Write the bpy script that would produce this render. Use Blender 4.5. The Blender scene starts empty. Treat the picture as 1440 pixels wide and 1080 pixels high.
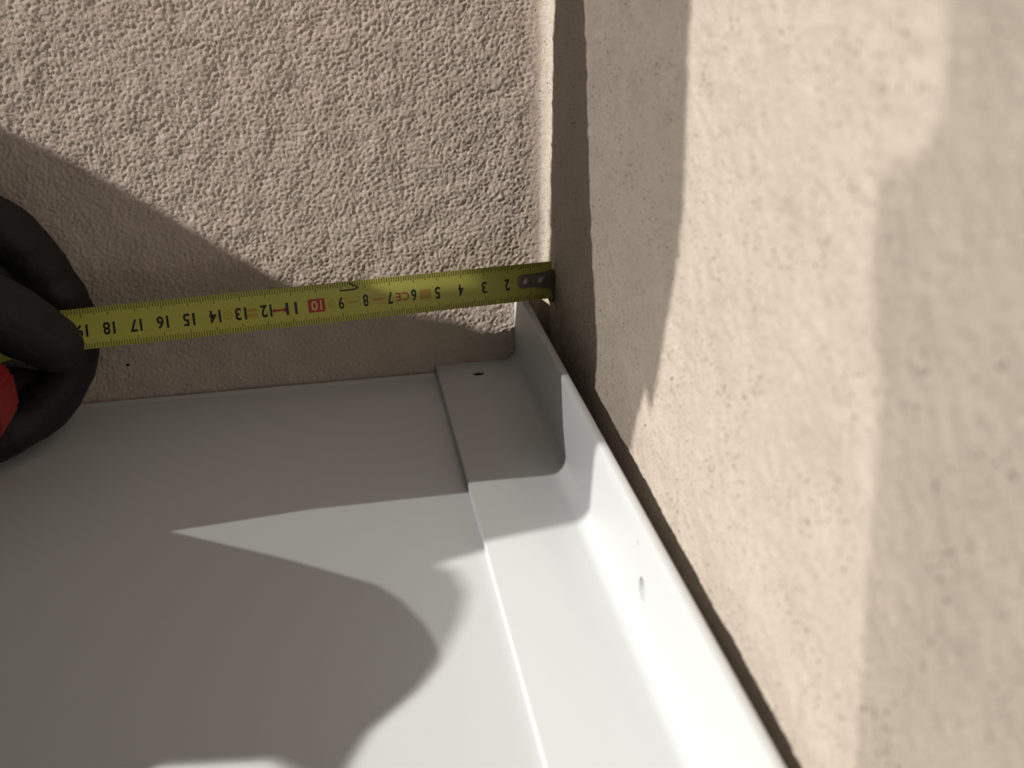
import bpy, bmesh, math
import numpy as np
from mathutils import Vector, Matrix, Euler

# ---------------------------------------------------------------- camera, sky, suns
# All lengths below are written in centimetres and scaled to metres on output.
CM = 0.01
sc = bpy.context.scene
col = sc.collection
CAM = Vector((-8.7027, -41.6623, 19.2834))
ROT = Euler((1.1253, 0.0142, -0.1799), 'XYZ')
F = 1423.35                                   # focal length in pixels of a 1440 x 1080 frame
cd = bpy.data.cameras.new('camera')
cam = bpy.data.objects.new('camera', cd)
col.objects.link(cam)
cam.location = CAM * CM
cam.rotation_euler = ROT
cd.sensor_width = 36
cd.lens = F / 1440 * 36
cd.clip_start = 0.01
cd.dof.use_dof = True
cd.dof.focus_distance = 0.40
cd.dof.aperture_fstop = 14
sc.camera = cam

w = bpy.data.worlds.new('world'); sc.world = w; w.use_nodes = True
bg = w.node_tree.nodes['Background']
bg.inputs['Color'].default_value = (0.95, 0.97, 1.0, 1)
bg.inputs['Strength'].default_value = 0.060

# the sun (B) and its reflection off a window pane (A): directions of travel
LB = (1.0, 0.37, -0.66)
LA = (1.0, 0.0, -0.66)
def sun(name, d, energy, angle, color):
    l = bpy.data.lights.new(name, 'SUN'); l.energy = energy; l.angle = math.radians(angle); l.color = color
    o = bpy.data.objects.new(name, l); col.objects.link(o)
    o.rotation_euler = Vector(d).to_track_quat('-Z', 'Y').to_euler()
    o.location = (-2, -1, 2)
sun('sun', LB, 3.6, 0.20, (1.0, 0.945, 0.885))
sun('sun_reflection', LA, 1.5, 0.09, (1.0, 0.955, 0.90))
sc.view_settings.view_transform = 'Standard'
sc.view_settings.look = 'None'
sc.view_settings.exposure = 0.17
sc.view_settings.gamma = 1.0
sc.view_settings.use_curve_mapping = False

# ---------------------------------------------------------------- helpers
RM = ROT.to_matrix()
def at(u, v, Y):
    """photo pixel -> point on the plane y = Y (cm)"""
    d = RM @ Vector(((u - 720) / F, (540 - v) / F, -1))
    return CAM + d * ((Y - CAM.y) / d.y)

def mesh(name, verts, faces, smooth=False):
    me = bpy.data.meshes.new(name)
    me.from_pydata([tuple(c * CM for c in v) for v in verts], [], faces)
    bm = bmesh.new(); bm.from_mesh(me)
    bmesh.ops.recalc_face_normals(bm, faces=bm.faces[:]); bm.to_mesh(me); bm.free()
    if smooth: me.polygons.foreach_set('use_smooth', [True] * len(me.polygons))
    me.update()
    return me

def obj(name, me, mat, parent=None, kind=None):
    o = bpy.data.objects.new(name, me); col.objects.link(o)
    if mat and not me.materials: me.materials.append(mat)
    if parent: o.parent = parent; o.matrix_parent_inverse = parent.matrix_world.inverted()
    if kind: o['kind'] = kind
    return o

def thing(name, label, cat, loc=(0, 0, 0), group=None):
    o = bpy.data.objects.new(name, None); col.objects.link(o)
    o.matrix_world = Matrix.Translation(Vector(loc) * CM)
    o.location = Vector(loc) * CM
    o['label'] = label; o['category'] = cat
    if group: o['group'] = group
    o.empty_display_size = 0.02
    return o

def box(a, b):
    v = [(x, y, z) for x in (a[0], b[0]) for y in (a[1], b[1]) for z in (a[2], b[2])]
    f = [(0, 1, 3, 2), (4, 6, 7, 5), (0, 4, 5, 1), (2, 3, 7, 6), (0, 2, 6, 4), (1, 5, 7, 3)]
    return v, f

def join(parts):
    V, Fc = [], []
    for v, f in parts:
        n = len(V); V += list(v); Fc += [tuple(i + n for i in q) for q in f]
    return V, Fc

def extrude(poly, d):
    """closed prism from a 3D polygon and an extrusion vector"""
    n = len(poly); d = Vector(d)
    V = [Vector(p) for p in poly] + [Vector(p) + d for p in poly]
    Fc = [tuple(range(n)), tuple(range(2 * n - 1, n - 1, -1))]
    Fc += [(i, (i + 1) % n, (i + 1) % n + n, i + n) for i in range(n)]
    return V, Fc

def tube(pts, rad, seg=16, caps=True):
    """swept round tube with rounded ends; pts in cm"""
    P = [Vector(p) for p in pts]; V, Fc = [], []
    up = Vector((0.13, 0.9, 0.41)).normalized()
    rings = []
    for i, p in enumerate(P):
        t = (P[min(i + 1, len(P) - 1)] - P[max(i - 1, 0)]).normalized()
        a = t.cross(up).normalized(); b = t.cross(a)
        rings.append((p, t, a, b, rad[i]))
    full = []
    p, t, a, b, r = rings[0]
    if caps:
        for k in (80, 60, 40, 20): full.append((p - t * r * math.sin(math.radians(k)), a, b, r * math.cos(math.radians(k))))
    for p_, t_, a_, b_, r_ in rings: full.append((p_, a_, b_, r_))
    p, t, a, b, r = rings[-1]
    if caps:
        for k in (20, 40, 60, 80): full.append((p + t * r * math.sin(math.radians(k)), a, b, r * math.cos(math.radians(k))))
    for p_, a_, b_, r_ in full:
        for j in range(seg):
            th = 2 * math.pi * j / seg
            V.append(p_ + a_ * r_ * math.cos(th) + b_ * r_ * math.sin(th))
    m = len(full)
    for i in range(m - 1):
        for j in range(seg):
            Fc.append((i * seg + j, i * seg + (j + 1) % seg, (i + 1) * seg + (j + 1) % seg, (i + 1) * seg + j))
    Fc.append(tuple(range(seg - 1, -1, -1))); Fc.append(tuple(range((m - 1) * seg, m * seg)))
    return V, Fc

def spline(pts, n=6):
    """Catmull-Rom through rows of numbers"""
    A = [np.array(p, float) for p in pts]; A = [2 * A[0] - A[1]] + A + [2 * A[-1] - A[-2]]
    out = []
    for i in range(1, len(A) - 2):
        for k in range(n):
            t = k / n
            out.append(.5 * ((2 * A[i]) + (A[i + 1] - A[i - 1]) * t + (2 * A[i - 1] - 5 * A[i] + 4 * A[i + 1] - A[i + 2]) * t * t + (3 * A[i] - A[i - 1] - 3 * A[i + 1] + A[i + 2]) * t ** 3))
    out.append(A[-2]); return out

def evaluated(o):
    dg = bpy.context.evaluated_depsgraph_get(); dg.update()
    return bpy.data.meshes.new_from_object(o.evaluated_get(dg))

def cut(o, cutters):
    """subtract each (verts, faces) from the mesh object o"""
    for v, f in cutters:
        c = bpy.data.objects.new('cutter', mesh('cutter', v, f)); col.objects.link(c)
        m = o.modifiers.new('cut', 'BOOLEAN'); m.operation = 'DIFFERENCE'; m.object = c; m.solver = 'EXACT'
        me = evaluated(o); o.modifiers.clear(); o.data = me
        bpy.data.objects.remove(c)

def noise2(nx, ny, step, lo, hi, seed, aniso=1.0):
    """band-passed random relief: wavelengths between lo and hi cm, unit deviation"""
    r = np.random.default_rng(seed).standard_normal((ny, nx))
    fx = np.fft.fftfreq(nx, step)[None, :]; fy = np.fft.fftfreq(ny, step)[:, None] * aniso
    k = np.hypot(fx, fy) + 1e-6
    g = np.exp(-(k * lo) ** 2 * .9) * (1 - np.exp(-(k * hi) ** 2))
    s = np.fft.ifft2(np.fft.fft2(r) * g).real
    return s / s.std()

# ---------------------------------------------------------------- materials
def mat(name, color, rough=.5, spec=.5, metal=0.0, coat=0.0):
    m = bpy.data.materials.new(name); m.use_nodes = True
    b = m.node_tree.nodes['Principled BSDF']
    b.inputs['Base Color'].default_value = (*color, 1); b.inputs['Roughness'].default_value = rough
    b.inputs['Specular IOR Level'].default_value = spec; b.inputs['Metallic'].default_value = metal
    b.inputs['Coat Weight'].default_value = coat; b.inputs['Coat Roughness'].default_value = 0.12
    return m
def nn(m, t, **k):
    n = m.node_tree.nodes.new(t)
    for a, v in k.items(): setattr(n, a, v)
    return n
def lk(m, a, b): m.node_tree.links.new(a, b)
def pos(m): return nn(m, 'ShaderNodeNewGeometry').outputs['Position']
def noise_node(m, scale, detail=4, rough=.55):
    n = nn(m, 'ShaderNodeTexNoise'); n.inputs['Scale'].default_value = scale
    n.inputs['Detail'].default_value = detail; n.inputs['Roughness'].default_value = rough
    lk(m, pos(m), n.inputs['Vector']); return n
def ramp(m, fac, stops):
    r = nn(m, 'ShaderNodeValToRGB'); e = r.color_ramp.elements
    while len(e) < len(stops): e.new(.5)
    for i, (p, c) in enumerate(stops): e[i].position = p; e[i].color = (*c, 1)
    lk(m, fac, r.inputs['Fac']); return r.outputs['Color']
def bump(m, height, strength, dist):
    b = nn(m, 'ShaderNodeBump'); b.inputs['Strength'].default_value = strength; b.inputs['Distance'].default_value = dist
    lk(m, height, b.inputs['Height']); lk(m, b.outputs['Normal'], m.node_tree.nodes['Principled BSDF'].inputs['Normal'])
def base(m, c): lk(m, c, m.node_tree.nodes['Principled BSDF'].inputs['Base Color'])
def mul(m, a, b):
    x = nn(m, 'ShaderNodeMix', data_type='RGBA', blend_type='MULTIPLY'); x.inputs['Factor'].default_value = 1
    lk(m, a, x.inputs['A']); lk(m, b, x.inputs['B']); return x.outputs['Result']

M = {}
m = M['stucco'] = mat('rough_stucco', (.6, .5, .41), .95, .15)
n = noise_node(m, 45, 5); base(m, ramp(m, n.outputs['Fac'], [(.3, (.54, .455, .39)), (.7, (.61, .52, .45))]))
bump(m, noise_node(m, 1300, 4, .6).outputs['Fac'], .5, .0006)

m = M['plaster'] = mat('smooth_plaster', (.55, .45, .37), .9, .2)
n = noise_node(m, 55, 6, .65); c1 = ramp(m, n.outputs['Fac'], [(.3, (.475, .415, .35)), (.7, (.54, .475, .405))])
v = nn(m, 'ShaderNodeTexVoronoi'); v.inputs['Scale'].default_value = 520; v.inputs['Randomness'].default_value = 1
lk(m, pos(m), v.inputs['Vector'])
hide = noise_node(m, 70, 3)
th = nn(m, 'ShaderNodeMath', operation='MULTIPLY'); th.inputs[1].default_value = .175
hr = ramp(m, hide.outputs['Fac'], [(.42, (0, 0, 0)), (.62, (1, 1, 1))]); lk(m, hr, th.inputs[0])
lt = nn(m, 'ShaderNodeMath', operation='SUBTRACT'); lk(m, v.outputs['Distance'], lt.inputs[0]); lk(m, th.outputs[0], lt.inputs[1])
pit = ramp(m, lt.outputs[0], [(0.0, (.35, .32, .30)), (.10, (1, 1, 1))])
g1 = noise_node(m, 1100, 2, .5)
grain = ramp(m, g1.outputs['Fac'], [(.27, (.55, .52, .50)), (.38, (.95, .95, .95)), (.75, (1.04, 1.04, 1.04))])
base(m, mul(m, mul(m, c1, pit), grain))
bump(m, noise_node(m, 800, 5, .7).outputs['Fac'], .6, .0009)

m = M['white'] = mat('white_powder_coat', (.55, .572, .58), .40, .40, coat=.0)
bump(m, noise_node(m, 2500, 2).outputs['Fac'], .04, .0002)
m = M['glove'] = mat('black_rubber_glove', (.011, .011, .012), .6, .35)
bump(m, noise_node(m, 90, 6, .6).outputs['Fac'], .5, .003)
m = M['sleeve'] = mat('dark_sleeve', (.03, .033, .04), .9, .2)
bump(m, noise_node(m, 900, 3).outputs['Fac'], .3, .001)
m = M['yellow'] = mat('yellow_blade', (.56, .52, .055), .38, .45)
n = noise_node(m, 120, 3); base(m, ramp(m, n.outputs['Fac'], [(.3, (.48, .475, .085)), (.7, (.53, .525, .10))]))
M['ink'] = mat('black_ink', (.012, .012, .010), .5)
M['tick'] = mat('tick_ink', (.15, .145, .03), .5)
M['red_ink'] = mat('red_ink', (.42, .035, .025), .5)
M['orange_ink'] = mat('orange_ink', (.47, .31, .045), .5)
M['pale'] = mat('pale_digits', (.62, .52, .22), .5)
m = M['steel'] = mat('hook_steel', (.23, .21, .18), .36, .5, metal=.8)
m = M['rivet'] = mat('rivet_steel', (.42, .39, .34), .3, .5, metal=.75)
m = M['red'] = mat('red_case', (.24, .012, .016), .42, .45)
m = M['rubber'] = mat('black_case_rubber', (.014, .014, .014), .7, .3)
m = M['dark'] = mat('hole_shade_and_speck', (.01, .01, .01), .9, .1)
m = M['concrete'] = mat('grey_concrete', (.18, .17, .16), .9, .2)
bump(m, noise_node(m, 60, 5).outputs['Fac'], .4, .002)
m = M['board'] = mat('blocker_grey', (.25, .23, .21), .85, .2)
bump(m, noise_node(m, 80, 4).outputs['Fac'], .3, .001)

# ---------------------------------------------------------------- room shell
WA = 0.0281                                    # the right wall leans this much off square
wx = lambda y: WA * (y + 10)
floor_me = mesh('floor', *box((-380, -220, -74), (30, 30, -70)))
o = obj('floor', floor_me, M['concrete'], kind='structure')
ledge = obj('trim_1', mesh('trim_1', *box((-60, -31, -70), (.6, 0, -.9))), M['plaster'], kind='structure')

# stucco wall behind the sill: a relief grid where the picture sees it, plain blocks around
st = .058
xs_ = np.arange(-44, .35, st); zs_ = np.arange(-1.0, 23, st)
nx, nz = len(xs_), len(zs_)
r1 = noise2(nx, nz, st, .22, .60, 3); r2 = noise2(nx, nz, st, .11, .28, 8); r3 = noise2(nx, nz, st, 1.2, 5, 5)
worm = .55 - np.abs(r1 * .8 + .35 * r2)        # ridged, worm-like crumbs
worm = np.clip(worm, -1.1, .6)
relief = .039 * worm + .010 * r2 + .012 * r3
ease = np.clip((.1 - xs_) / .8, .15, 1)[None, :]
relief = relief * ease
X, Z = np.meshgrid(xs_, zs_)
V = np.stack([X, -relief - .02, Z], -1).reshape(-1, 3)
idx = np.arange(nx * nz).reshape(nz, nx)
Q = np.stack([idx[:-1, :-1], idx[:-1, 1:], idx[1:, 1:], idx[1:, :-1]], -1).reshape(-1, 4)
def grid_obj(name, V, Q, mt, parent=None, flip=False):
    me = bpy.data.meshes.new(name)
    me.from_pydata((V * CM).tolist(), [], (Q[:, ::-1] if flip else Q).tolist())
    me.polygons.foreach_set('use_smooth', [True] * len(me.polygons)); me.update()
    return obj(name, me, mt, parent)
wall_back = obj('wall_back', mesh('wall_back', *join([box((-60, .12, -70), (12, 8, 40)), box((-60, 0, -70), (-44, .12, 40)), box((-44, 0, 23), (.6, .12, 40)), box((-44, 0, -70), (.6, .12, -1))])), M['stucco'], kind='structure')
face = grid_obj('stucco_face', V, Q, M['stucco'], wall_back)
face['kind'] = 'stuff'
pc = at(180, 513, -.12)
obj('speck', mesh('speck', [(pc.x + .07 * math.cos(a), pc.y - .02 * (q == 1), pc.z + .06 * math.sin(a)) for q in (0, 1) for a in [k * math.pi / 4 for k in range(8)]],
    [tuple(range(8)), tuple(range(8, 16))] + [(k, (k + 1) % 8, (k + 1) % 8 + 8, k + 8) for k in range(8)]), M['dark'], wall_back)

# right wall: finer relief, rounded plaster cove into the stucco corner
RC = .62
path = []
cx0, cy0 = wx(0) - RC, -RC
for k in range(0, 13):
    a = math.radians(90 * k / 12)
    path.append((cx0 + RC * math.sin(a), cy0 + RC * math.cos(a)))
yy = -RC - .08
while yy > -37:
    path.append((wx(yy), yy)); yy -= .085
path = np.array(path)
st2 = .085
zs2 = np.arange(-1.0, 23, st2)
n1, n2 = len(path), len(zs2)
q1 = noise2(n1, n2, st2, .18, .5, 21); q2 = noise2(n1, n2, st2, .6, 2.2, 22); q3 = noise2(n1, n2, st2, 3, 9, 23)
rel = .010 * q1 + .011 * q2 + .02 * q3
tan = np.gradient(path, axis=0); tan /= np.linalg.norm(tan, axis=1)[:, None]
nrm = np.stack([tan[:, 1], -tan[:, 0]], 1)      # towards the room
if nrm[-1, 0] > 0: nrm = -nrm
rel = rel * np.clip(np.arange(n1) / 10, .5, 1)[None, :]
V2 = np.zeros((n2, n1, 3))
V2[..., 0] = path[None, :, 0] + nrm[None, :, 0] * rel
V2[..., 1] = path[None, :, 1] + nrm[None, :, 1] * rel
V2[..., 2] = zs2[:, None]
idx = np.arange(n1 * n2).reshape(n2, n1)
Q2 = np.stack([idx[:-1, :-1], idx[:-1, 1:], idx[1:, 1:], idx[1:, :-1]], -1).reshape(-1, 4)
def wbox(y0, y1, z0, z1, d0, d1):
    p = [(wx(y0) + d0, y0, z0), (wx(y0) + d1, y0, z0), (wx(y1) + d1, y1, z0), (wx(y1) + d0, y1, z0)]
    return extrude(p, (0, 0, z1 - z0))
wall_right = obj('wall_right', mesh('wall_right', *join([wbox(0, -46, -70, 40, .14, 9), wbox(0, -46, 23, 40, 0, .14), wbox(-37, -46, -70, 23, 0, .14), wbox(0, -37, -70, -1, 0, .14)])), M['plaster'], kind='structure')
pf = grid_obj('plaster_face', V2.reshape(-1, 3), Q2, M['plaster'], wall_right, flip=True)
pf['kind'] = 'stuff'

# ---------------------------------------------------------------- the sill with its end cap
XS, XI, XO, H, T = -4.9116, -1.2716, -.967, 3.86, .40
sill = thing('window_sill', 'white powder-coated metal window sill with an upstand end cap beside the plaster wall', 'window sill', (-30, -16, -.9))
prof = [(-.12, -.14), (-.12, .02), (-.16, .09), (-.22, .12), (-.32, .12), (-.40, .06), (-.5, .0)]
prof += [(-31.2, 0), (-31.6, -.12), (-31.75, -.5), (-31.75, -4), (-31.6, -4), (-31.6, -.6), (-31.4, -.14)]
sheet = obj('sheet', mesh('sheet', *extrude([(-58, y, z) for y, z in prof], (56.6, 0, 0))), M['white'], sill)
obj('support_block', mesh('support_block', *box((-57, -30, -.9), (-2, -.3, -.14))), M['dark'], sill)

cp = [(XS, .0), (XS, T - .06), (XS + .02, T - .02), (XS + .06, T)]
R_ = .56
cp += [(XI - R_ + R_ * math.sin(math.radians(a)), T + R_ - R_ * math.cos(math.radians(a))) for a in range(0, 91, 9)]
cp += [(XI, H - .10), (XI + .03, H - .03), (XI + .10, H), (XO - .08, H), (XO - .02, H - .03), (XO, H - .09), (XO, -.88), (XI - .1, -.88), (XI - .1, .0)]
cap = obj('end_cap', mesh('end_cap', *extrude([(x, -.06, z) for x, z in cp], (0, -31.8, 0))), M['white'], sill)
cap['label'] = 'white end cap with tall rounded upstand'
def cyl(c, axis, r, l, seg=28, sx=1.0):
    c = Vector(c); ax = Vector(axis).normalized()
    a = ax.orthogonal().normalized(); b = ax.cross(a)
    if abs(ax.z) > .9: a, b = Vector((1, 0, 0)), Vector((0, 1, 0))
    if abs(ax.x) > .9: a, b = Vector((0, 1, 0)), Vector((0, 0, 1))
    poly = [c - ax * l / 2 + a * r * sx * math.cos(2 * math.pi * i / seg) + b * r * math.sin(2 * math.pi * i / seg) for i in range(seg)]
    return extrude(poly, ax * l)
cut(cap, [cyl((-3.15, -1.35, .42), (0, 0, 1), .17, .3, sx=1.6), cyl((XI + .06, -19.67, 1.95), (1, 0, 0), .36, .22, sx=.8), cyl((XI, -19.1, 3.11), (1, 0, 0), .07, .1)])
def shade_auto(me, ang=35):
    bm = bmesh.new(); bm.from_mesh(me)
    for f in bm.faces: f.smooth = True
    for e in bm.edges:
        if len(e.link_faces) == 2: e.smooth = e.calc_face_angle(0) < math.radians(ang)
    bm.to_mesh(me); bm.free()
shade_auto(cap.data); shade_auto(sheet.data, 40)
hole = obj('hole_shade_disc', mesh('hole_shade_disc', *cyl((-3.15, -1.35, .31), (0, 0, 1), .165, .03, sx=1.45)), M['dark'], cap)  # black disc in the hole stands in for the shade inside it

# ---------------------------------------------------------------- tape measure
tape = thing('tape_measure', 'yellow steel tape measure laid across the sill upstand, hook against the wall', 'tape measure', (-20, -3, 4))
P0 = Vector((wx(-1.5681) - .08, -1.5681, 4.66)); DAZ, DEL, T0, T1 = -.0712, -.0072, .1105, .4932
TD = Vector((-math.cos(DEL) * math.cos(DAZ), math.cos(DEL) * math.sin(DAZ), math.sin(DEL)))
def frame_at(s):
    th = T0 + (T1 - T0) * min(s, 22) / 19
    wv = Vector((0, -math.sin(th), -math.cos(th))); wv = (wv - TD * wv.dot(TD)).normalized()
    n_ = wv.cross(TD)
    if n_.y > 0: n_ = -n_
    return wv, n_
HW = .80
def blade(s, v, lift=0.0):
    """s cm from the hook, v cm across the blade (positive = lower edge)"""
    wv, n_ = frame_at(s)
    e = max(0.0, s - 20.5)
    return P0 + TD * s + wv * v + n_ * (.16 * (v / HW) ** 2 + lift) + Vector((0, -.12 * e * e, -.03 * e * e))
ns, nv = 100, 10
def strip_mesh(name, s0, s1, v0, v1, ns, nv, lift, thick=0.0):
    V = []; Fc = []
    for i in range(ns + 1):
        for j in range(nv + 1):
            s = s0 + (s1 - s0) * i / ns; v = v0 + (v1 - v0) * j / nv
            V.append(blade(s, v, lift))
    for i in range(ns):
        for j in range(nv):
            a = i * (nv + 1) + j; Fc.append((a, a + 1, a + nv + 2, a + nv + 1))
    if thick:
        n0 = len(V)
        for i in range(ns + 1):
            for j in range(nv + 1):
                s = s0 + (s1 - s0) * i / ns; v = v0 + (v1 - v0) * j / nv
                V.append(blade(s, v, lift - thick))
        for i in range(ns):
            for j in range(nv):
                a = n0 + i * (nv + 1) + j; Fc.append((a, a + nv + 1, a + nv + 2, a + 1))
        for j in range(nv):
            for i in (0, ns):
                a = i * (nv + 1) + j; Fc.append((a, a + 1, a + 1 + n0, a + n0))
        for i in range(ns):
            for j in (0, nv):
                a = i * (nv + 1) + j; b = a + nv + 1; Fc.append((a, b, b + n0, a + n0))
    return V, Fc
bl = obj('blade', mesh('blade', *strip_mesh('blade', .06, 26.5, -HW, HW, 110, 10, 0, .014), smooth=True), M['yellow'], tape)
shade_auto(bl.data, 50)
# graduation: a tick each millimetre on both edges
tk, tc = [], []
for k in range(5, 200):
    s = k / 10
    ln, wd = (.35, .012) if k % 10 == 0 else (.28, .011) if k % 5 == 0 else (.215, .020)
    for sg in (-1, 1):
        v0, v1 = sg * HW * .995, sg * (HW - ln)
        q = strip_mesh('t', s - wd, s + wd, min(v0, v1), max(v0, v1), 1, 4, .004)
        (tc if k % 5 == 0 else tk).append(q)
gm = obj('graduation', mesh('graduation', *join(tk)), M['tick'], bl); gm['kind'] = 'stuff'
gm = obj('graduation_long', mesh('graduation_long', *join(tc)), M['ink'], bl); gm['kind'] = 'stuff'
def printed(name, text, s, v, hgt, wid, mt, lift=.006, bold=.012):
    """flat print that follows the blade; reads from the far side, as on the photo"""
    cu = bpy.data.curves.new('t', 'FONT'); cu.body = text; cu.size = 1; cu.align_x = 'CENTER'; cu.align_y = 'CENTER'; cu.offset = bold
    cu.resolution_u = 4
    to = bpy.data.objects.new('t', cu); col.objects.link(to)
    me = evaluated(to); bpy.data.objects.remove(to)
    co = np.zeros(len(me.vertices) * 3); me.vertices.foreach_get('co', co); co = co.reshape(-1, 3)
    lo, hi = co.min(0), co.max(0); c = (lo + hi) / 2; sz = hi - lo
    for i, vt in enumerate(me.vertices):
        x = (co[i, 0] - c[0]) / sz[0] * wid; y = (co[i, 1] - c[1]) / sz[1] * hgt
        vt.co = blade(s + x, v + y, lift) * CM
    me.materials.clear(); me.update(); me.name = name
    return obj(name, me, mt, bl)
for k in range(2, 20):
    if k == 10: continue
    printed('numeral', str(k), k + .02, .06, .50, .45 if k > 9 else .22, M['ink'], bold=.025)
obj('red_box', mesh('red_box', *strip_mesh('r', 9.68, 10.36, -.22, .32, 4, 6, .004)), M['red_ink'], bl)
printed('numeral', '10', 10.02, .05, .40, .42, M['pale'], .008)
printed('certification_mark', 'CE', 6.5, .06, .34, .56, M['red_ink'], .006, .01)
def ring(s, v, r0, r1, seg=20):
    V = []; Fc = []
    for i in range(seg):
        a = 2 * math.pi * i / seg
        V += [blade(s + r0 * math.cos(a), v + r0 * math.sin(a), .006), blade(s + r1 * math.cos(a), v + r1 * math.sin(a), .006)]
    for i in range(seg):
        j = (i + 1) % seg; Fc.append((2 * i, 2 * i + 1, 2 * j + 1, 2 * j))
    return V, Fc
def frame_rect(s0, s1, v0, v1, t=.025):
    return join([strip_mesh('f', s0, s1, v0, v0 + t, 2, 1, .005), strip_mesh('f', s0, s1, v1 - t, v1, 2, 1, .005),
                 strip_mesh('f', s0, s0 + t, v0, v1, 1, 4, .005), strip_mesh('f', s1 - t, s1, v0, v1, 1, 4, .005)])
obj('printed_ring', mesh('printed_ring', *join([ring(9.42, .06, .11, .15), ring(9.42, .06, 0.0, .045)])), M['orange_ink'], bl)
obj('printed_panel', mesh('printed_panel', *frame_rect(8.25, 8.85, -.12, .26)), M['orange_ink'], bl)
obj('printed_bar', mesh('printed_bar', *strip_mesh('f', 8.34, 8.76, .02, .12, 2, 2, .005)), M['orange_ink'], bl)
obj('printed_panel', mesh('printed_panel', *frame_rect(7.22, 7.85, -.12, .26)), M['orange_ink'], bl)
obj('printed_bar', mesh('printed_bar', *strip_mesh('f', 7.3, 7.75, .0, .12, 2, 2, .005)), M['orange_ink'], bl)
obj('printed_panel', mesh('printed_panel', *strip_mesh('f', 5.3, 5.78, -.14, .26, 2, 4, .004)), M['orange_ink'], bl)
obj('printed_arrow', mesh('printed_arrow', *join([strip_mesh('f', 11.22, 11.75, .04, .12, 2, 2, .005), ring(11.28, .08, 0, .09), ring(11.70, .08, 0, .08)])), M['red_ink'], bl)
obj('printed_panel', mesh('printed_panel', *join([strip_mesh('f', 12.36, 12.82, -.1, .02, 2, 2, .005), strip_mesh('f', 12.36, 12.82, .1, .24, 2, 2, .005)])), M['orange_ink'], bl)
obj('printed_ring', mesh('printed_ring', *join([ring(13.52, .07, .13, .18), strip_mesh('f', 13.50, 13.54, -.1, .24, 1, 2, .005)])), M['orange_ink'], bl)
# hand-drawn pen mark near the upper edge
pm = []
for a, b in (((8.28, -.50), (8.62, -.72)), ((8.28, -.50), (8.44, -.44)), ((8.44, -.44), (9.0, -.44))):
    A_, B_ = np.array(a), np.array(b); d_ = (B_ - A_) / np.linalg.norm(B_ - A_); n_ = np.array((-d_[1], d_[0])) * .03
    A_ = A_ - d_ * .02; B_ = B_ + d_ * .02
    pm.append(([blade(*(p), .008) for p in (A_ + n_, B_ + n_, B_ - n_, A_ - n_)], [(0, 1, 2, 3)]))
obj('pen_mark', mesh('pen_mark', *join(pm)), M['ink'], bl)

# hook: riveted plate with a lip bent over the end of the blade
def hookpt(s, v, lift): return blade(s, v, lift)
def hp(s0, s1, va0, va1, vb0, vb1, l0, l1, n=10, k=6):
    V = []; Fc = []
    for lay in (1, 0):
        for i in range(n + 1):
            t = i / n; s = s0 + (s1 - s0) * t
            a = va0 + (va1 - va0) * t; b = vb0 + (vb1 - vb0) * t
            for j in range(k + 1):
                v_ = a + (b - a) * j / k
                e = min(t, 1 - t * 0) if False else 0
                V.append(blade(s, v_, (l1 if lay else l0)))
    m_ = (n + 1) * (k + 1)
    for lay in range(2):
        for i in range(n):
            for j in range(k):
                q = lay * m_ + i * (k + 1) + j; f = (q, q + 1, q + k + 2, q + k + 1)
                Fc.append(f if lay == 0 else f[::-1])
    for i in range(n):
        for j in (0, k):
            q = i * (k + 1) + j; Fc.append((q, q + k + 1, q + k + 1 + m_, q + m_))
    for j in range(k):
        for i in (0, n):
            q = i * (k + 1) + j; Fc.append((q, q + 1, q + 1 + m_, q + m_))
    return V, Fc
plate_outline = [(0.0, -.42), (.30, -.36), (.80, -.31), (1.42, -.29), (1.52, -.24), (1.56, -.14), (1.56, .12), (1.52, .22), (1.42, .27), (.85, .25), (.45, .34), (0.0, .46)]
plate = extrude([blade(s, v, .004 + .0 * s) for s, v in plate_outline], frame_at(.5)[1] * .07)
wv0, n0 = frame_at(0)
lip_o = [(-.42, .08), (.46, .08), (.80, .14), (1.02, .02), (1.10, -.22), (1.04, -.55), (.70, -.80), (.10, -.85), (-.34, -.7), (-.46, -.3)]
lip = extrude([P0 + wv0 * v + n0 * d for v, d in lip_o], TD * -.09)
lip = ([p + TD * .09 for p in lip[0]], lip[1])
hook = obj('hook', mesh('hook', *join([plate, lip])), M['steel'], tape)
hook['label'] = 'dark steel end hook'
def dome(c, n_, r, h, seg=22, k=6):
    a = n_.orthogonal().normalized(); b = n_.cross(a); V = []; Fc = []
    for i in range(k):
        t = i / k * math.pi / 2
        for q in range(seg):
            ph = 2 * math.pi * q / seg
            V.append(c + (a * math.cos(ph) + b * math.sin(ph)) * r * math.cos(t) + n_ * h * math.sin(t))
    V.append(c + n_ * h)
    for i in range(k - 1):
        for q in range(seg): Fc.append((i * seg + q, i * seg + (q + 1) % seg, (i + 1) * seg + (q + 1) % seg, (i + 1) * seg + q))
    for q in range(seg): Fc.append(((k - 1) * seg + q, (k - 1) * seg + (q + 1) % seg, len(V) - 1))
    Fc.append(tuple(range(seg)))
    return V, Fc
for s_ in (.52, 1.20):
    obj('rivet', mesh('rivet', *dome(blade(s_, -.02, .06), frame_at(s_)[1], .19, .14), smooth=True), M['rivet'], hook)

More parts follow.
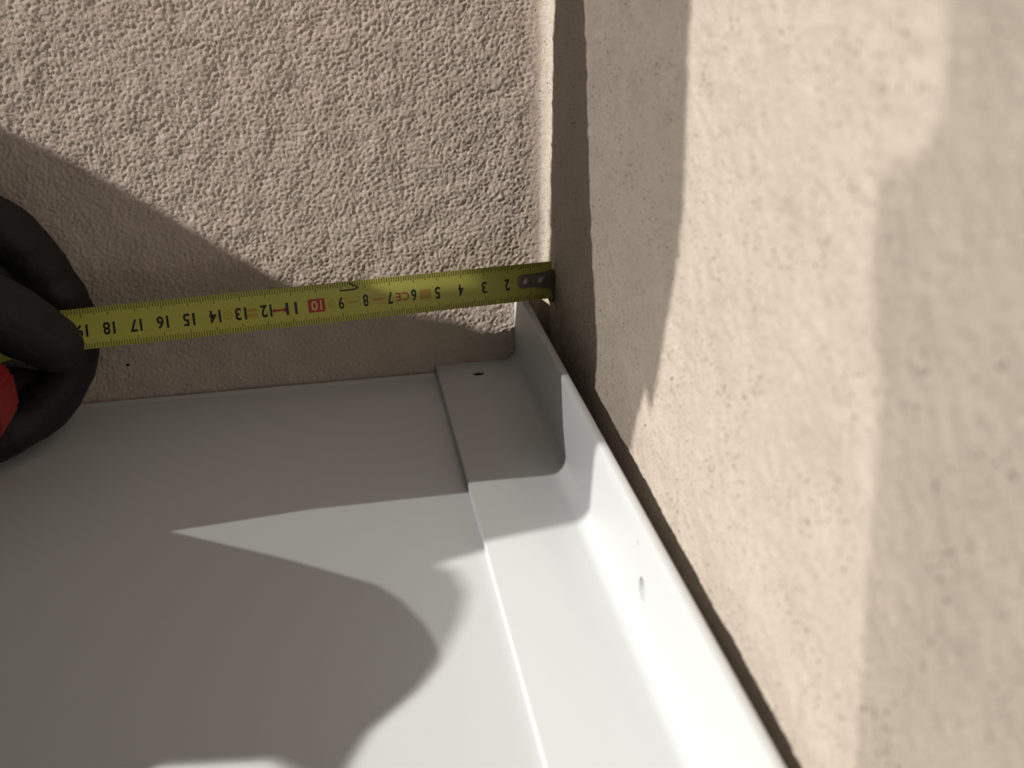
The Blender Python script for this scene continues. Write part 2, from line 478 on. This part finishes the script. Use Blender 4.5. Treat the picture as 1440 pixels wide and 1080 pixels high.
# case: chamfered red shell with a black rubber back, mostly beyond the left edge
def case_prism(outline, y0, y1):
    return extrude([(p.x, y0, p.z) for p in outline], (0, y1 - y0, 0))
oc = [at(u, v_, -8.6) for u, v_ in ((-75, 518), (-30, 546), (-8, 562), (4, 612), (-22, 646), (-66, 680), (-210, 716), (-260, 690), (-270, 570), (-210, 510))]
cs = obj('case', mesh('case', *case_prism(oc, -8.6, -6.15)), M['red'], tape)
cs['label'] = 'red shell of the tape case'
bm = bmesh.new(); bm.from_mesh(cs.data); bmesh.ops.bevel(bm, geom=bm.edges[:], offset=.0015, segments=2, affect='EDGES'); bm.to_mesh(cs.data); bm.free()

# ---------------------------------------------------------------- gloved hand and forearm
hand = thing('person', 'hand in a black rubber glove pinching the yellow tape between thumb and finger', 'person', (-24, -4, 1))
def chain(rows, n=5):
    """rows: (px, py, depth y, radius)"""
    R = spline([tuple(at(u, v_, Y)) + (r,) for u, v_, Y, r in rows], n)
    return tube([tuple(q[:3]) for q in R], [q[3] for q in R], 18)
pieces = [
    chain([(-120, 300, -2.2, 1.5), (-30, 312, -1.75, 1.25), (25, 342, -1.4, 1.12), (72, 398, -1.25, 1.02), (101, 452, -1.25, 1.0), (99, 514, -1.8, 1.0), (68, 566, -3.4, 1.0), (12, 606, -5.0, .98), (-50, 636, -5.1, .9)]),   # index finger, curled behind the blade
    chain([(-190, 420, -5.4, 1.7), (-90, 420, -5.3, 1.45), (-20, 433, -5.1, 1.32), (36, 460, -4.85, 1.24), (76, 484, -4.65, 1.05)]),    # thumb on the face of the blade
    chain([(-140, 320, -2.0, 1.5), (-110, 420, -1.5, 1.2), (-95, 520, -2.0, 1.1), (-110, 620, -3.2, 1.0), (-150, 690, -4.4, .95)]),
    chain([(-190, 340, -2.0, 1.5), (-190, 440, -1.5, 1.2), (-180, 560, -2.0, 1.1), (-190, 650, -3.2, 1.0), (-220, 700, -4.2, .9)]),
    chain([(-240, 360, -2.4, 1.4), (-260, 450, -1.8, 1.1), (-260, 550, -2.2, 1.0), (-265, 630, -3.2, .9), (-280, 680, -4.0, .85)]),
    chain([(-130, 320, -2.6, 1.7), (-200, 350, -3.2, 2.2), (-280, 380, -4.2, 2.4), (-380, 390, -5.5, 2.6)]),
    chain([(-190, 420, -5.2, 1.9), (-260, 400, -5.0, 2.3), (-380, 390, -5.6, 2.6)]),
    chain([(-300, 380, -4.6, 2.7), (-420, 380, -6, 2.9), (-560, 370, -8, 3.0)]),
]
pieces += [chain([(-130, 566, -3.7, 1.3), (-30, 556, -3.4, 1.2), (46, 552, -2.7, .95)]),      # middle finger closing behind the index
           chain([(-120, 360, -2.4, 1.4), (-50, 378, -1.9, 1.2), (28, 404, -1.35, .85)])]
hv, hf = join(pieces)
ho = obj('glove', mesh('glove', hv, hf), M['glove'], hand)
rm = ho.modifiers.new('r', 'REMESH'); rm.mode = 'VOXEL'; rm.voxel_size = .0011
smo = ho.modifiers.new('s', 'SMOOTH'); smo.factor = .5; smo.iterations = 6
me = evaluated(ho); ho.modifiers.clear(); ho.data = me
from mathutils import noise as mn
N_ = len(me.vertices)                        # soft folds in the rubber
gc = np.zeros(N_ * 3); gn = np.zeros(N_ * 3)
me.vertices.foreach_get('co', gc); me.vertex_normals.foreach_get('vector', gn)
gc = gc.reshape(-1, 3); gn = gn.reshape(-1, 3)
amp = np.array([.0007 * mn.noise(Vector((x * 70, y * 70, z * 150))) + .0005 * (abs(mn.noise(Vector((x * 220 + z * 160, y * 120, z * 180 - x * 90)))) - .3) for x, y, z in gc])
me.vertices.foreach_set('co', (gc + gn * amp[:, None]).ravel()); me.update()
me.polygons.foreach_set('use_smooth', [True] * len(me.polygons))
if not me.materials: me.materials.append(M['glove'])
a = at(-500, 372, -7.2)
sl = tube([a, a + Vector((-8, 0, -.5)), a + Vector((-24, -1, -1.5))], [3.6, 4.0, 4.6], 24)
obj('sleeve', mesh('sleeve', *sl, smooth=True), M['sleeve'], hand)

# ---------------------------------------------------------------- added boards beyond the frame, outlines cut to cast the shadow edges
def back(P, L, D):
    t = P[0] + D; return (P[1] - L[1] / L[0] * t, P[2] - L[2] / L[0] * t)
DB, DA = 110, 97
pb = []
# points on sill, walls and upstand where the edge of the sun's shadow runs
sliver = [(.2, -2.1, 24), (.24, -1.31, 15.83), (.26, -.72, 11.71), (.28, -.42, 7.14), (.27, -.42, 2.4)]
fingers = [(-16, -24.2, 0), (-15.2, -22.6, 0), (-14.35, -21.75, 0), (-11.56, -22.1, 0), (-10.9, -22.7, 0), (-10.8, -25, 0), (-10.1, -25, 0), (-9.64, -22.71, 0), (-9.06, -21.61, 0), (-7.65, -20.3, 0)]
# sun: shadow on the stucco, then the outer edge on sill, upstand and plaster
edge_b = sliver + [(-1.39, 0, 1.2), (-3.96, 0, 2.5), (-6.45, 0, 3.2), (-8.8, 0, 3.85), (-11.15, 0, 4.85), (-13.79, 0, 6.8), (-16.28, 0, 8.74), (-18.66, 0, 10.44), (-20.95, 0, 11.84), (-27, 0, 16),
    (-40, -6, 2), (-36, -16, 0), (-30, -24, 0)] + fingers + [(-6.95, -19.28, 0), (-6.1, -17.54, 0), (-5.75, -16.3, 0), (-5.95, -15.2, 0), (-6.5, -14.62, 0),
    (-4.94, -14.23, 0), (-4.7, -14.25, .4), (-1.72, -13.79, .4), (-1.27, -13.9, 1.11), (-1.27, -14.28, 3.23), (-.13, -14.68, 3.7), (-.16, -15.56, 6.12), (-.18, -16.4, 5.75), (-.19, -16.8, 6.48), (-.21, -17.38, 8.38), (-.22, -17.95, 10.4), (-.23, -18.25, 12.2), (-.23, -18.14, 14.79), (-.22, -17.94, 17.16), (-.2, -17.7, 24)]
# reflected sun: the inner edge
edge_a = sliver + [(-1.0, .9, 1.0), (-48, .9, 0), (-48, -24, 0), (-30, -24, 0)] + fingers + [(-7.0, -19.5, 0), (-6.91, -18.98, 0), (-7.18, -17.66, 0), (-7.8, -16.3, 0), (-8.5, -15.35, 0), (-11.39, -13.33, 0), (-15.27, -10.95, 0),
    (-10.46, -10.5, 0), (-5.01, -10.51, 0), (-4.74, -10.49, .4), (-1.87, -10.57, .4), (-1.27, -10.3, .98), (-1.27, -9.85, 1.95), (-1.27, -9.45, 3.77), (.01, -9.6, 4.4), (.05, -8.06, 9.34), (.1, -6.59, 16.25), (.15, -5.0, 24)]
edge_r = [(-.5, -28.6, 24), (-.5, -28.65, 18.02), (-.5, -29.0, 16.6), (-.5, -28.6, 15.9), (-.5, -27.5, 15.45), (-.5, -27.7, 14), (-.5, -28.5, 12.35), (-.5, -29.04, 9.16), (-.5, -29.74, 5.4), (-.5, -30.2, 1), (-.5, -34.6, 1), (-.5, -34.6, 24)]
stand_n = 0
def board(name, edge, L, D, label, pole_y, group=None):
    pts = [back(P, L, D) for P in edge]
    poly = [(-D, y, z) for y, z in pts]
    d = Vector(L).normalized() * -1.2
    zmin = min(z for y, z in pts)
    t = thing(name, label, 'board', (-D, pole_y, -70))
    V, Fc = extrude(poly, d)
    me = bpy.data.meshes.new('blocker_panel'); me.from_pydata([tuple(Vector(p) * CM) for p in V], [], Fc)
    bm = bmesh.new(); bm.from_mesh(me); bmesh.ops.triangulate(bm, faces=[f for f in bm.faces if len(f.verts) > 4], ngon_method='EAR_CLIP')
    bmesh.ops.recalc_face_normals(bm, faces=bm.faces[:]); bm.to_mesh(me); bm.free()
    obj('blocker_panel', me, M['board'], t)
    obj('pole', mesh('pole', *cyl((-D - 1.8, pole_y, (zmin + 12 - 70) / 2), (0, 0, 1), 1.1, zmin + 12 + 70, 16)), M['steel'], t)  # stand invented to carry the added board
    obj('foot', mesh('foot', *cyl((-D - 1.8, pole_y, -69), (0, 0, 1), 12, 2, 28)), M['steel'], t)
    return t
board('sun_blocker', edge_b, LB, DB, 'added off-frame grey board on a stand, cut to cast the direct sun shadow', -60)  # unseen, invented to block the sun along its shadow edge
board('reflection_blocker', edge_a, LA, DA, 'added off-frame grey board on a stand, cut to cast the reflected sun shadow', -10)  # unseen, added to block the reflected sun along the inner shadow edge
board('plaster_blocker', edge_r, LA, 215, 'added off-frame grey board on a stand, cut to shade the near plaster wall', -31.5)  # unseen, added to keep the reflected sun off the near plaster
